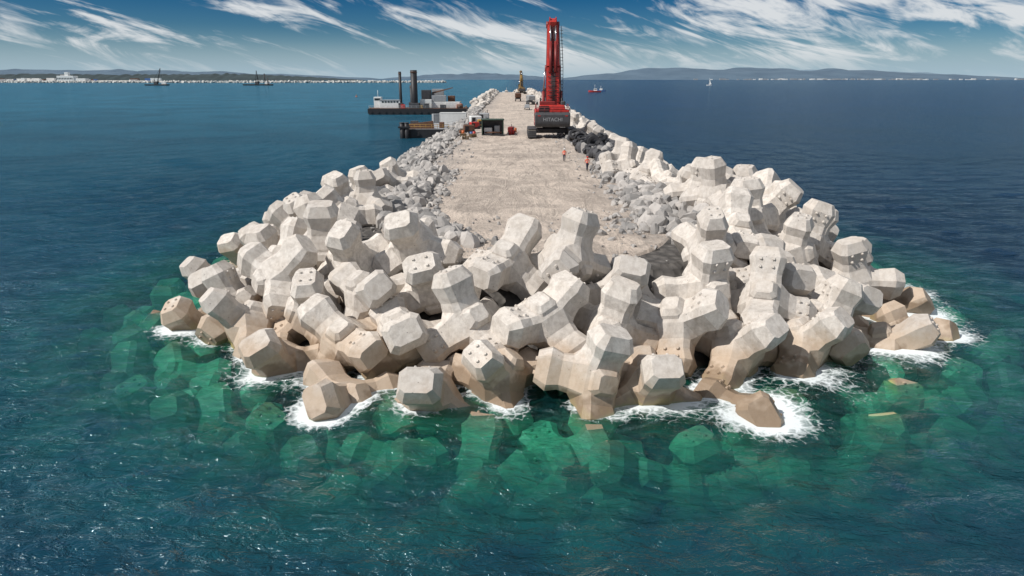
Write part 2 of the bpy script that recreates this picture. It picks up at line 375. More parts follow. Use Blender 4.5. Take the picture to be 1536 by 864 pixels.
# ------------------------------------------------------------------ water
def geo(a,b,st,g):
    out=[a]; 
    while out[-1]<b: out.append(out[-1]+st); st*=g
    return out
xr=geo(42,9000,.4,1.12); xl=[-q for q in geo(38,9000,.4,1.12)][::-1]
xs=np.array(xl+list(np.arange(-37.7,42,.3))+xr); 
ys=np.array([-q for q in geo(0,400,1.0,1.3)][::-1][:-1]+list(np.arange(0,14,.4))+list(np.arange(14,75,.3))+geo(75,14000,.35,1.06))
Xg,Yg=np.meshgrid(xs,ys)
def waves(X,Y):
    h=np.zeros_like(X); r=np.random.default_rng(5)
    for i in range(34):
        L=r.uniform(1.3,8); a=math.radians(r.normal(-62,42)); k=2*math.pi/L; amp=.0095*L**.85
        ph=(X*math.cos(a)+Y*math.sin(a))*k+r.uniform(0,6.28)
        mod=.6+.4*np.sin(X*.05*math.cos(i)+Y*.06*math.sin(i)+i)
        h+=amp*mod*(1-2*np.abs(np.sin(ph/2))**1.3)*.8
    d=np.hypot(X,Y); return h*np.clip(1.6-d/140,0,1)
Zg=waves(Xg,Yg)
v=np.column_stack([Xg.ravel(),Yg.ravel(),Zg.ravel()]); nx,ny=len(xs),len(ys); a=np.arange(nx*ny).reshape(ny,nx)
f=np.stack([a[:-1,:-1],a[:-1,1:],a[1:,1:],a[1:,:-1]],-1).reshape(-1,4)
me=bpy.data.meshes.new('sea'); me.from_pydata(v.tolist(),[],f.tolist()); me.update()
me.polygons.foreach_set('use_smooth',[True]*len(me.polygons))
fo=np.zeros(nx*ny)
spf=SP.reshape(-1,3); rr=np.tile(rad_s,n)*1.1; m=(np.abs(spf[:,2]+.05)<rr)
cs=spf[m]; cr=np.sqrt(rr[m]**2-(cs[:,2]+.05)**2)
near=np.where((np.abs(v[:,0]-2)<48)&(v[:,1]>14)&(v[:,1]<230))[0]
best=np.full(len(near),9.0)
vx=v[near,0];vy=v[near,1]
for (cx,cy,_),r_ in zip(cs,cr):
    mm=(np.abs(vx-cx)<5)&(np.abs(vy-cy)<5)
    if mm.any():
        d=np.hypot(vx[mm]-cx,vy[mm]-cy)-r_; best[mm]=np.minimum(best[mm],d)
hot=np.full(len(near),.42)
for hx,hy,hr,hs in [(8,29,4.4,1.0),(13,29.5,4.6,1.05),(0,29,2.8,.75),(23,36.5,5,1.05),(28,43,7,1.1),(29,52,7,1.1),(28,63,9,.95),(-14,32.5,4.6,.95),(-21,41,4.5,.9),(-9,30,3.2,.95),(18,32,4.4,1.05),(21,35,4,1.05),(-5,29.5,2,.65),(25,80,18,.8)]:
    hot=np.maximum(hot,hs*np.exp(-((vx-hx)**2+(vy-hy)**2)/hr**2))
fo[near]=np.clip(np.exp(-np.clip(best,0,9)/.85)*(.42+.68*hot)+(hot-.3)*.92*np.exp(-np.clip(best,0,9)/4.6),0,1.1)
sv=s_in(v[:,0],v[:,1])
clear=np.clip(1+ (sv+2.0)/8,0,1)*(v[:,1]<75); clear=clear**1.05
green=np.clip(1+(sv+2)/14,0,1)*np.clip((95-v[:,1])/40,0,1)
colr=np.column_stack([fo,clear,green,np.ones(nx*ny)]).astype(np.float32)
at=me.color_attributes.new('wmask','FLOAT_COLOR','POINT'); at.data.foreach_set('color',colr.ravel())
mw=bpy.data.materials.new('sea_water'); nt=nodes_of(mw); o=N(nt,'ShaderNodeOutputMaterial'); P=wpos(nt)
at=N(nt,'ShaderNodeAttribute',attribute_name='wmask'); sc=N(nt,'ShaderNodeSeparateColor'); nt.links.new(at.outputs['Color'],sc.inputs[0]); foam,clr,grn=sc.outputs
sp=N(nt,'ShaderNodeSeparateXYZ'); nt.links.new(P,sp.inputs[0])
mp=N(nt,'ShaderNodeMapping'); nt.links.new(P,mp.inputs[0]); mp.inputs['Rotation'].default_value=(0,0,math.radians(28)); mp.inputs['Scale'].default_value=(.6,1.2,1)
w1=noise_n(nt,mp.outputs[0],.32,2,.55,.4); w2=noise_n(nt,mp.outputs[0],1.6,4,.62,.5); w3=noise_n(nt,P,.035,2,.5,.6); w4=noise_n(nt,P,.30,2,.6,.8)
h=math_n(nt,'ADD',math_n(nt,'MULTIPLY',w1,1.2),math_n(nt,'MULTIPLY',w2,.7))
bp=bump_n(nt,h,1.0,.62)
deep=mixc(nt,mapr(nt,sp.outputs[0],-40,40),(.006,.044,.072),(.0035,.021,.047))  # left-right sea tone painted by position, standing in for sky reflection and glitter
far=mapr(nt,sp.outputs[1],40,400); farc=mixc(nt,mapr(nt,sp.outputs[0],-30,40),(.022,.115,.178),(.003,.022,.070)); deep=mixc(nt,far,deep,farc)  # far sea carries the same painted left-right brightness
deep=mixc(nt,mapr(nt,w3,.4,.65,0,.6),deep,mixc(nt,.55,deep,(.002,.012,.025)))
body=mixc(nt,math_n(nt,'MULTIPLY',math_n(nt,'POWER',grn,1.5),mapr(nt,w4,.32,.62,.35,1)),deep,(.010,.125,.090))
dif=N(nt,'ShaderNodeBsdfDiffuse'); nt.links.new(body,dif.inputs[0]); nt.links.new(bp,dif.inputs['Normal'])
trn=N(nt,'ShaderNodeBsdfTransparent'); trn.inputs[0].default_value=(.62,.95,.88,1)
ms=N(nt,'ShaderNodeMixShader'); setin(nt,ms.inputs[0],math_n(nt,'MULTIPLY',clr,mapr(nt,w2,.35,.65,.58,.92))); nt.links.new(dif.outputs[0],ms.inputs[1]); nt.links.new(trn.outputs[0],ms.inputs[2])
gl=N(nt,'ShaderNodeBsdfGlossy'); gl.inputs['Color'].default_value=(.72,.92,1,1); gl.inputs['Roughness'].default_value=.10; nt.links.new(bp,gl.inputs['Normal'])
fr=N(nt,'ShaderNodeFresnel'); fr.inputs[0].default_value=1.33; nt.links.new(bp,fr.inputs['Normal'])
ff=math_n(nt,'MINIMUM',math_n(nt,'MULTIPLY',fr.outputs[0],.9),.42)
ms2=N(nt,'ShaderNodeMixShader'); setin(nt,ms2.inputs[0],ff); nt.links.new(ms.outputs[0],ms2.inputs[1]); nt.links.new(gl.outputs[0],ms2.inputs[2])
f1=noise_n(nt,P,1.2,5,.76,1.8); vo=N(nt,'ShaderNodeTexVoronoi',feature='DISTANCE_TO_EDGE'); 
dv=N(nt,'ShaderNodeVectorMath',operation='ADD'); nz=N(nt,'ShaderNodeTexNoise'); nt.links.new(P,nz.inputs['Vector']); nz.inputs['Scale'].default_value=1.2; nz.inputs['Detail'].default_value=3
nt.links.new(P,dv.inputs[0]); nt.links.new(nz.outputs['Color'],dv.inputs[1]); nt.links.new(dv.outputs[0],vo.inputs[0]); vo.inputs['Scale'].default_value=1.7
lace=mapr(nt,vo.outputs['Distance'],.0,.16,1,0)
fm=math_n(nt,'ADD',math_n(nt,'MULTIPLY',f1,.82),math_n(nt,'MULTIPLY',lace,.20)); th_=math_n(nt,'SUBTRACT',.93,math_n(nt,'MULTIPLY',foam,.90))
fmask=mapr(nt,math_n(nt,'SUBTRACT',fm,th_),0,.36,0,.95); 
fd=N(nt,'ShaderNodeBsdfDiffuse'); fd.inputs[0].default_value=(.72,.77,.78,1)
ms3=N(nt,'ShaderNodeMixShader'); nt.links.new(fmask,ms3.inputs[0]); nt.links.new(ms2.outputs[0],ms3.inputs[1]); nt.links.new(fd.outputs[0],ms3.inputs[2])
nt.links.new(ms3.outputs[0],o.inputs[0])
addobj('sea_water',me,None,mw)

# ------------------------------------------------------------------ materials for equipment
RED=simple('red_paint',(.50,.030,.020),.42,0,.45,1.2,(.30,.02,.015)); REDD=simple('dark_red_paint',(.20,.016,.014),.5)
BLK=simple('black_steel',(.022,.022,.025),.55,.2,.4); DG=simple('dark_grey_steel',(.07,.07,.075),.6,.2,.4); TRK=simple('muddy_track_steel',(.16,.135,.11),.8,.2,.4,4)
WHT=simple('white_paint',(.72,.72,.70),.5,0,.2); GLS=simple('tinted_glass',(.02,.03,.035),.12); YEL=simple('yellow_paint',(.42,.25,.05),.5,0,.4)
ORG=simple('orange_paint',(.50,.12,.03),.5); RST=simple('rusty_steel',(.16,.08,.05),.85,.1,.5,2); GRY=simple('grey_paint',(.33,.34,.35),.6); CHR=simple('hydraulic_chrome',(.6,.6,.6),.2,.9)
BRN=simple('brown_paint',(.22,.15,.08),.7); BLU=simple('blue_paint',(.05,.12,.30),.5); GRN=simple('dark_green_paint',(.04,.07,.05),.6)

def rail(par,pts,h,mat,r=.04,step=1.5):
    for i in range(len(pts)-1):
        a=Vector(pts[i]);b=Vector(pts[i+1]); L=(b-a).length; k=max(1,int(L/step))
        for hh in (h,h*.5): cyl('handrail',a+Vector((0,0,hh)),b+Vector((0,0,hh)),r,mat,par,seg=5)
        for j in range(k+1): q=a.lerp(b,j/k); cyl('rail_post',q,q+Vector((0,0,h)),r,mat,par,seg=5)
def excavator(loc,rotz,scale,C1,C2,lettering=True):
    E=empty('crawler_excavator',loc,rotz,scale)
    for sx in (-1,1):
        x=sx*3.85
        prof=[(-4.6,.55),(-4.1,.05),(4.1,.05),(4.6,.55),(4.6,1.15),(4.1,1.7),(-4.1,1.7),(-4.6,1.15)]
        prism('track',prof,1.5,TRK,E,(x,0,0),.08)
        for k in range(17):
            yk=-4.1+k*.51; box('track_shoe',(1.62,.30,.12),(x,yk,1.74),DG,E,bev=.02); box('track_shoe',(1.62,.30,.08),(x,yk,.04),DG,E,bev=.02)
        for k in range(4):
            for sy in (-1,1): box('track_shoe',(1.62,.12,.26),(x,sy*4.66,.35+k*.34),DG,E,bev=.02)
        for k in range(7): cyl('road_wheel',(x+sx*.5,-3.3+k*1.1,.5),(x+sx*.82,-3.3+k*1.1,.5),.42,DG,E)
        for sy in(-1,1): cyl('sprocket',(x+sx*.5,sy*3.9,.88),(x+sx*.85,sy*3.9,.88),.65,BLK,E)
    box('car_body',(6.4,3.2,.9),(0,0,1.25),DG,E,bev=.15); cyl('slew_ring',(0,0,1.7),(0,0,2.15),1.7,BLK,E,seg=28)
    box('deck',(6.6,8.0,.45),(0,-.3,2.35),C2,E,bev=.06)
    prism('counterweight',[(-5.4,2.5),(-5.6,3.0),(-5.6,4.6),(-5.2,4.9),(-3.6,4.9),(-3.6,2.15),(-4.9,2.15)],6.7,DG,E,bev=.15)
    box('engine_housing',(6.5,4.6,2.7),(0,-1.2,3.95),C1,E,bev=.12)
    box('engine_hood',(5.2,3.6,.9),(0,-1.7,5.75),C1,E,bev=.12,taper=(.9,.9))
    box('upper_hood',(3.0,2.2,.7),(-.9,-1.6,6.5),C2,E,bev=.1)
    for k in range(9): box('grille_slat',(2.0,.05,.10),(-1.6,-3.52,4.98+k*.045+k*.08),BLK,E,bev=0)
    for sx in(-1,1):
        for k in range(6): box('side_louvre',(.06,2.6,.09),(sx*3.28,-1.2,3.3+k*.22),BLK,E,bev=0)
        rail(E,[(sx*3.1,-3.4,5.3),(sx*3.1,.9,5.3)],1.0,C2)
    rail(E,[(-3.1,-5.2,4.9),(3.1,-5.2,4.9)],.9,C2)
    for xx in(-2.2,2.0): cyl('exhaust',(xx,-.6,5.9),(xx,-.6,7.5),.17,BLK,E); 
    box('air_filter',(.9,.9,.9),(2.1,-2.4,6.5),DG,E,bev=.2)
    box('cab',(1.9,2.3,2.6),(-2.3,2.9,4.0),C1,E,bev=.12); box('windscreen',(1.6,.06,1.7),(-2.3,4.07,4.2),GLS,E,bev=0); box('cab_window',(.05,1.7,1.2),(-3.27,2.9,4.5),GLS,E,bev=0); box('cab_window_inner',(.05,1.7,1.2),(-1.33,2.9,4.5),GLS,E,bev=0)
    box('tail_light',(.5,.05,.18),(-2.6,-5.62,4.3),RED,E,bev=0); box('tail_light',(.5,.05,.18),(2.6,-5.62,4.3),RED,E,bev=0)
    if lettering:
        cu=bpy.data.curves.new('lettering','FONT'); cu.body='HITACHI'; cu.size=.95; cu.extrude=.01; cu.align_x='CENTER'
        t=bpy.data.objects.new('tmp',cu); COL.objects.link(t); bpy.context.view_layer.update()
        mt=bpy.data.meshes.new_from_object(t.evaluated_get(bpy.context.evaluated_depsgraph_get())); bpy.data.objects.remove(t)
        ob=addobj('lettering',mt,E,GRY,(0,-5.62,3.3)); ob.rotation_euler=(math.radians(90),0,0)
    foot=Vector((.3,1.2,3.2)); knee=Vector((.3,2.6,13.0)); tip=Vector((.3,5.2,21.2))
    beam('boom_lower',foot,knee,2.3,1.7,C1,E,2.5,2.6,.08); beam('boom_upper',knee,tip,2.5,2.6,C1,E,2.0,1.2,.08)
    for sx in(-1,1):
        beam('boom_flange',foot+Vector((sx*1.25,-.5,1)),knee+Vector((sx*1.32,-.9,0)),.14,.5,C2,E); beam('boom_flange',knee+Vector((sx*1.32,-.9,0)),tip+Vector((sx*1.08,-.2,0)),.14,.5,C2,E)
        cyl('boom_cylinder',(.3+sx*1.75,3.6,3.4),(.3+sx*1.75,3.9,8.6),.33,C2,E); cyl('cylinder_rod',(.3+sx*1.75,3.9,8.6),(.3+sx*1.5,3.3,12.6),.17,CHR,E)
        cyl('stick_cylinder',(.3+sx*.5,.9,12.2),(.3+sx*.5,2.6,18.0),.30,C2,E); cyl('stick_rod',(.3+sx*.5,2.6,18),(.3+sx*.5,4.6,21.6),.15,CHR,E)
        cyl('pin_boss',(.3+sx*.7,5.2,21.2),(.3+sx*1.3,5.2,21.2),.65,C2,E); cyl('pin_boss',(.3+sx*1.1,2.6,13),(.3+sx*1.55,2.6,13),.6,C2,E)
        beam('boom_head_plate',(.3+sx*.75,5.0,20.8),(.3+sx*.6,4.6,22.6),.25,1.2,C1,E,.2,.7)
    for k in range(10):
        q=foot.lerp(knee,.12+k*.09); cyl('hydraulic_hose_clamp',q+Vector((-1.0,-1.15-.03*k,0)),q+Vector((1.0,-1.15-.03*k,0)),.07,BLK,E,seg=6)
    for dx in(-.35,-.12,.12,.35):
        cyl('hydraulic_hose',foot+Vector((dx,-1.0,1)),knee+Vector((dx,-1.42,0)),.07,BLK,E,seg=6); cyl('hydraulic_hose',knee+Vector((dx,-1.42,0)),tip+Vector((dx,-.75,0)),.07,BLK,E,seg=6)
    for dx in(1.55,2.0):
        cyl('ladder_stile',(.3+dx,1.0,5.5),(.3+dx,2.3,13.2),.06,BLK,E,seg=6); cyl('ladder_stile',(.3+dx,2.3,13.2),(.3+dx-.35,4.9,21),.06,BLK,E,seg=6)
    for k in range(24):
        t=k/24; zz_=5.5+15.3*t; yy_=1.0+1.3*min(1,t*2)+2.6*max(0,t*2-1); cyl('ladder_rung',(1.8,yy_,zz_),(2.35,yy_,zz_),.05,BLK,E,seg=5)
    beam('stick',tip+Vector((0,-.6,.9)),(.3,11.0,9.0),1.3,1.7,C1,E,1.0,1.0,.08)
    prism('bucket',[(10.4,9.2),(12.4,8.8),(12.8,7.0),(11.6,5.6),(9.9,5.9),(10.9,7.2)],3.0,DG,E,(.3,0,0),.06)
    cyl('bucket_cylinder',(.3,8.2,16.3),(.3,11.4,11.2),.26,C2,E)
    return E
excavator((7.6,138,4.05),0,.98,RED,REDD)
e2=excavator((6.8,520,4.05),math.radians(10),.72,BRN,YEL,False)

# ------------------------------------------------------------------ people
SKIN=simple('skin',(.42,.24,.16),.6,0,.1); HV=simple('hi_vis_orange',(.80,.10,.03),.7,0,.2,8); TRS=simple('work_trousers',(.03,.035,.06),.85); BOOT=simple('boots',(.05,.035,.025),.8); REF=simple('reflective_tape',(.75,.75,.7),.4); HAIR=simple('hair',(.03,.02,.015),.8)
def person(loc,rotz,helm,ph):
    E=empty('construction_worker',loc,rotz)
    st=.24*ph
    J={'pel':((0,0,.95),.135),'waist':((0,0,1.08),.125),'chest':((0,0,1.30),.155),'nk':((0,0,1.47),.065),'hd':((0,.01,1.56),.075),'hc':((0,.01,1.66),.095),
       'hl':((-.10,0,.90),.10),'kl':((-.10,st*.6+.03,.50),.068),'al':((-.10,st-.02,.09),.045),'tl':((-.11,st+.17,.04),.038),
       'hr':((.10,0,.90),.10),'kr':((.10,-st*.3+.05,.50),.068),'ar':((.10,-st-.02,.10),.045),'tr':((.11,-st+.16,.04),.038),
       'sl':((-.19,0,1.40),.065),'el':((-.25,-.06*ph,1.13),.046),'wl':((-.25,.10*ph+.02,.89),.032),
       'sr':((.19,0,1.40),.065),'er':((.25,.08*ph-.04,1.13),.046),'wr':((.26,.20*ph,.92),.032)}
    ks=list(J); ed=[('pel','waist'),('waist','chest'),('chest','nk'),('nk','hd'),('hd','hc'),('pel','hl'),('hl','kl'),('kl','al'),('al','tl'),('pel','hr'),('hr','kr'),('kr','ar'),('ar','tr'),('chest','sl'),('sl','el'),('el','wl'),('chest','sr'),('sr','er'),('er','wr')]
    me=bpy.data.meshes.new('b'); me.from_pydata([J[k][0] for k in ks],[(ks.index(a),ks.index(b)) for a,b in ed],[])
    ob=bpy.data.objects.new('b',me); COL.objects.link(ob); ob.modifiers.new('s','SKIN'); sb=ob.modifiers.new('u','SUBSURF'); sb.levels=2; sb.render_levels=2
    for i,k in enumerate(ks):
        sv_=me.skin_vertices[0].data[i]; sv_.radius=(J[k][1],J[k][1]*(.75 if k in('chest','waist','pel') else 1)); sv_.use_root=(i==0)
    bpy.context.view_layer.update()
    m2=bpy.data.meshes.new_from_object(ob.evaluated_get(bpy.context.evaluated_depsgraph_get())); bpy.data.objects.remove(ob)
    m2.materials.clear()
    for mm in(TRS,HV,SKIN,BOOT,REF): m2.materials.append(mm)
    for f in m2.polygons:
        c=f.center; f.use_smooth=True
        i=0
        if c.z<.15: i=3
        elif abs(c.x)>.185 and c.z<1.12: i=2
        elif c.z>1.465: i=2
        elif c.z>.98: i=1
        if abs(c.x)<.2 and (1.10<c.z<1.15 or 1.26<c.z<1.31): i=4
        f.material_index=i
    addobj('body',m2,E)
    for sx,wk in((-1,'wl'),(1,'wr')):
        wv=Vector(J[wk][0]); box('palm',(.035,.08,.10),wv+Vector((0,.005,-.06)),SKIN,E,bev=.012)
        for k,(dy,L) in enumerate(((-.03,.06),(-.01,.075),(.012,.08),(.033,.07))):
            a=wv+Vector((0,dy,-.105)); b=a+Vector((-sx*.008,0,-L*.5)); c=b+Vector((-sx*.025,0,-L*.45)); cyl('finger',a,b,.009,SKIN,E,seg=6); cyl('fingertip',b,c,.009,SKIN,E,.006,6)
        a=wv+Vector((0,.035,-.04)); b=a+Vector((-sx*.01,.035,-.035)); cyl('thumb',a,b,.011,SKIN,E,seg=6); cyl('thumb_tip',b,b+Vector((-sx*.015,.008,-.03)),.01,SKIN,E,.007,6)
    for sx in(-1,1):
        cyl('eye',(sx*.035,.10,1.645),(sx*.035,.112,1.645),.012,HAIR,E,seg=8); cyl('ear',(sx*.09,.0,1.64),(sx*.108,-.01,1.64),.028,SKIN,E,seg=8)
    cyl('nose',(0,.095,1.635),(0,.135,1.612),.011,SKIN,E,.016,8); box('mouth',(.05,.012,.01),(0,.098,1.58),REDD,E,bev=0)
    bm=bmesh.new(); bmesh.ops.create_uvsphere(bm,u_segments=18,v_segments=12,radius=.13)
    bmesh.ops.delete(bm,geom=[v_ for v_ in bm.verts if v_.co.z<-.001],context='VERTS')
    for v_ in bm.verts: v_.co.y*=1.15
    for f in bm.faces: f.smooth=True
    mh=bpy.data.meshes.new('helmet'); bm.to_mesh(mh); bm.free(); addobj('helmet',mh,E,helm,(0,.0,1.675)); cyl('helmet_brim',(0,.04,1.665),(0,.04,1.68),.15,helm,E,seg=20)
    return E
person((7.2,96.4,3.98),math.radians(170),WHT,1.0)
person((9.3,86.3,3.98),math.radians(195),RED,-.8)

# ------------------------------------------------------------------ containers, barges, clutter
def container(name,loc,size,rotz,mat,door=True):
    E=empty(name,loc,rotz); L,W_,H=size
    box('shell',(L-.1,W_-.1,H-.1),(0,0,H/2),mat,E,bev=.02)
    k=int(L/.35)
    for i in range(k):
        x=-L/2+.25+i*(L-.5)/max(1,k-1)
        for sy in(-1,1): box('corrugation',(.14,.05,H-.4),(x,sy*(W_/2-.03),H/2),mat,E,bev=0)
    for sx in(-1,1):
        for sy in(-1,1): box('corner_post',(.14,.14,H),(sx*(L/2-.05),sy*(W_/2-.04),H/2),mat,E,bev=.01)
    for zz_ in(.06,H-.06):
        for sy in(-1,1): box('rail',(L-.2,.12,.13),(0,sy*(W_/2-.02),zz_),mat,E,bev=0)
    if door:
        for xx in(-.55,.55): box('door_leaf',(.05,1.02,H-.5),(L/2-.02,xx,H/2),mat,E,bev=0); cyl('lock_bar',(L/2+.03,xx,.3),(L/2+.03,xx,H-.3),.03,DG,E,seg=6)
    return E
def barge(name,loc,L,W_,D,fb):
    E=empty(name,loc)
    pr=[(-L/2,D),(-L/2,.6),(-L/2+1.5,-.8),(L/2-1.5,-.8),(L/2,.6),(L/2,D)]
    o_=prism('hull',pr,W_,BLK,E,(0,0,0),.05); o_.rotation_euler=(0,0,math.radians(90))
    box('deck_plate',(L-.6,W_-.6,.06),(0,0,D+.035),fb,E,bev=0)
    k=int(L/3)
    for i in range(k):
        x=-L/2+1.5+i*(L-3)/(k-1)
        for sy in(-1,1): cyl('tyre_fender',(x,sy*(W_/2+.02),D*.45),(x,sy*(W_/2+.3),D*.45),.5,BLK,E,seg=12)
    for sx in(-1,1):
        for sy in(-1,1): cyl('bollard',(sx*(L/2-1),sy*(W_/2-.8),D),(sx*(L/2-1),sy*(W_/2-.8),D+.7),.2,YEL,E,seg=10)
    return E
nb=barge('work_pontoon',(-21.5,198,0),15,27,2.2,GRY)
for dx in(-7.0,-5.8): 
    cyl('mooring_pile',(dx,-14.3,-3),(dx,-14.3,3.9),.62,BLK,nb); cyl('pile_cap',(dx,-14.3,3.9),(dx,-14.3,4.0),.7,DG,nb)
beam('pile_frame',(-7.9,-14.9,2.8),(-4.8,-14.9,2.8),.3,.5,BLK,nb)
beam('gangway',(4,-6,2.4),(13.5,-5,4.4),2.0,.25,GRY,nb); rail(nb,[(4,-7,2.4),(13.5,-6,4.4)],1.1,GRY); rail(nb,[(-7,-12.8,2.3),(5,-12.8,2.3)],1.1,YEL,.05)
for x,y,sz in((-3,-9,(2.2,1.4,1.2)),(0,-11,(1.4,1.2,.9)),(2.8,-9,(1.2,1.8,1.5)),(-5,-5,(2,2,1.6))):
    box('deck_crate',sz,(x,y,2.27+sz[2]/2),random.choice([GRY,RST,DG,YEL]),nb,bev=.05)
beam('deck_ramp',(-5.5,-12,2.4),(1,-12,3.2),.4,2.2,RST,nb)
container('white_shipping_container',(-17.0,206,2.28),(7.6,2.6,3.2),0,WHT)
container('white_shipping_container',(-20.5,211,2.28),(6.1,2.5,2.6),.3,GRY)
fb=barge('spud_barge',(-40.5,312,0),42,16,2.5,RST)
def spud(x,y,r,top):
    cyl('spud_leg',(x,y,-6),(x,y,top),r,BLK,fb,seg=16); box('spud_guide',(r*3.2,r*3.2,2.4),(x,y,3.6),DG,fb,bev=.1); cyl('spud_collar',(x,y,top-1.0),(x,y,top-.7),r*1.12,RST,fb,seg=16)
spud(-7.1,-5,.62,17.6); spud(-1.2,-5,1.4,18.2); spud(-3.6,5,.9,12)
for k in range(6): box('window',(.8,.05,.7),(-14.8+k*1.25,-5.53,5.2),GLS,fb,bev=0)
box('site_cabin',(9,5,3.2),(-11.8,-3,4.2),WHT,fb,bev=.06); box('cabin_roof',(9.4,5.4,.2),(-11.8,-3,5.92),GRY,fb,bev=.03)
box('wheelhouse',(3.2,3,4.6),(-17.4,-2,4.9),WHT,fb,bev=.08); box('wheelhouse_window',(2.6,.05,.9),(-17.4,-3.53,6.2),GLS,fb,bev=0); cyl('mast',(-17.4,-2,7),(-17.4,-2,10),.1,WHT,fb,seg=6)
for x,y,z,sz,m in((3.5,-3,2.6,(5,3,3.6),WHT),(9,-2,2.6,(6.1,2.5,2.6),WHT),(9,-2,5.25,(6.1,2.5,2.6),GRY),(15,-3,2.6,(6.1,2.5,2.6),WHT),(3,3,2.6,(4,4,7.4),DG),(8,4,2.6,(5,3,7.8),GRY),(14,2,2.6,(3,3,5),RST),(18,-5,2.6,(2.4,2,1.6),ORG),(-6,-6.5,2.6,(1.8,1.2,1.6),RED),(1.5,-6.3,2.6,(1.6,1.2,1.3),YEL),(4,-6,2.6,(2,1.6,2),DG),(11,-6,2.6,(2.5,1.4,1.5),DG)):
    box('deck_module',sz,(x,y,z+sz[2]/2),m,fb,bev=.06)
    for k in range(int(sz[0]/.6)): box('module_rib',(.12,.06,sz[2]*.85),(x-sz[0]/2+.4+k*.6,y-sz[1]/2-.02,z+sz[2]/2),m,fb,bev=0)
cyl('deck_crane_post',(6,0,2.5),(6,0,9),.4,DG,fb); beam('deck_crane_jib',(6,0,8.8),(15,-2,11),.6,.7,RST,fb,.3,.35)
cyl('winch_drum',(17,-6,3.5),(19.5,-6,3.5),.8,RST,fb); rail(fb,[(-20.5,-7.7,2.55),(20,-7.7,2.55)],1.1,GRY,.05,2)
gs=empty('pump_shelter',(-3.9,142,4.0),.05)
for sx in(-1,1):
    for sy in(-1,1): box('frame_post',(.18,.18,3.0),(sx*2.1,sy*1.4,1.5),GRN,gs,bev=.01)
box('roof',(4.6,3.2,.18),(0,0,3.1),GRN,gs,bev=.03); box('back_wall',(4.2,.08,2.8),(0,1.42,1.5),DG,gs,bev=0); box('floor',(4.4,3.0,.2),(0,0,.1),DG,gs,bev=0)
box('pump_engine',(1.6,1.2,1.3),(-.9,0,.85),WHT,gs,bev=.1); box('fuel_tank',(1.1,1.3,1.7),(.9,.2,1.05),GRY,gs,bev=.1); cyl('pump_pipe',(-1.6,-1,.6),(1.8,-1,.6),.15,RST,gs); box('side_panel',(.08,2.6,2.8),(-2.1,0,1.5),WHT,gs,bev=0)
def skid(name,loc,m,s=1.,rz=0):
    E=empty(name,loc,rz,s); box('base',(2.2,1.3,.25),(0,0,.15),DG,E,bev=.03); box('housing',(1.9,1.1,1.1),(0,0,.85),m,E,bev=.12); box('grille',(.6,.04,.6),(-.4,-.56,.85),BLK,E,bev=0)
    cyl('exhaust',(.6,0,1.4),(.6,0,1.9),.06,BLK,E,seg=8); 
    for sx in(-1,1): cyl('wheel',(sx*.7,-.62,.3),(sx*.7,-.8,.3),.3,BLK,E)
    return E
skid('diesel_generator',(-9.0,148,4),RST,1.2,.2); skid('diesel_generator',(-.2,146,4),REDD,1.0,1.4); skid('diesel_generator',(-8.5,160,4),RED,1.1,.5); skid('air_compressor',(-6.8,165,4),YEL,1.3,.1); skid('air_compressor',(-9,175,4),WHT,1.5,.3); skid('diesel_generator',(-7.5,190,4),GRY,1.5)
def barrel(loc,m):
    E=empty('steel_drum',loc); cyl('drum',(0,0,0),(0,0,.9),.3,m,E,seg=18)
    for z in(.02,.3,.6,.88): cyl('drum_ring',(0,0,z-.015),(0,0,z+.015),.315,m,E,seg=18)
for x,y,m in((-.4,143,RED),(.2,143.5,RED),(.7,150,ORG),(.5,150.8,RED),(-9.9,143,ORG),(-10.5,144,RST),(-8,139,BLU),(-7.5,140,RED)): barrel((x,y,4),m)
for k,(x,y) in enumerate(((-9.5,138),(-7.6,137),(-10.2,152),(-8.7,132))):
    E=empty('timber_pallet_stack',(x,y,4.0),k*.5)
    for j in range(4):
        for q in range(5): box('slat',(.16,1.2,.025),(-.5+q*.25,0,.14+j*.16),BRN,E,bev=0)
        for q in(-1,0,1): box('bearer',(1.2,.1,.1),(0,q*.5,.07+j*.16),BRN,E,bev=0)
def dump_truck(loc,rz,cm,s=1.):
    E=empty('dump_truck',loc,rz,s)
    box('chassis',(2.0,8.6,.4),(0,0,1.1),DG,E); box('cab',(2.5,2.0,2.2),(0,3.3,2.2),cm,E,bev=.18); box('windscreen',(2.2,.06,.9),(0,4.32,2.6),GLS,E,bev=0)
    for sx in(-1,1): box('side_window',(.05,1.2,.8),(sx*1.26,3.4,2.65),GLS,E,bev=0)
    prism('tipper_body',[(-4.4,1.7),(-4.8,3.3),(2.3,3.5),(2.1,1.5)],2.6,cm,E,bev=.06)
    for sx in(-1,1):
        for y in(3.2,-1.6,-3.1): cyl('wheel',(sx*.85,y,.62),(sx*1.3,y,.62),.62,BLK,E,seg=20); cyl('hub',(sx*1.28,y,.62),(sx*1.34,y,.62),.28,GRY,E,seg=12)
    for k in range(6):
        for sx in(-1,1): box('body_rib',(.08,.14,1.5),(sx*1.33,-3.8+k*1.15,2.5),cm,E,bev=0)
def pickup(loc,rz,cm):
    E=empty('pickup_truck',loc,rz)
    prism('body',[(-2.6,.5),(-2.6,1.05),(.1,1.08),(.4,1.08),(1.2,1.1),(2.45,.98),(2.6,.5)],1.85,cm,E,bev=.06); prism('cabin',[(-.7,1.08),(-.5,1.8),(.7,1.8),(1.35,1.1)],1.7,cm,E,bev=.06)
    for sx in(-1,1):
        prism('side_glass',[(-.55,1.15),(-.4,1.7),(.62,1.7),(1.1,1.15)],.02,GLS,E,(sx*.86,0,0),0)
        for y in(-1.6,1.6): cyl('wheel',(sx*.7,y,.38),(sx*.96,y,.38),.38,BLK,E,seg=18)
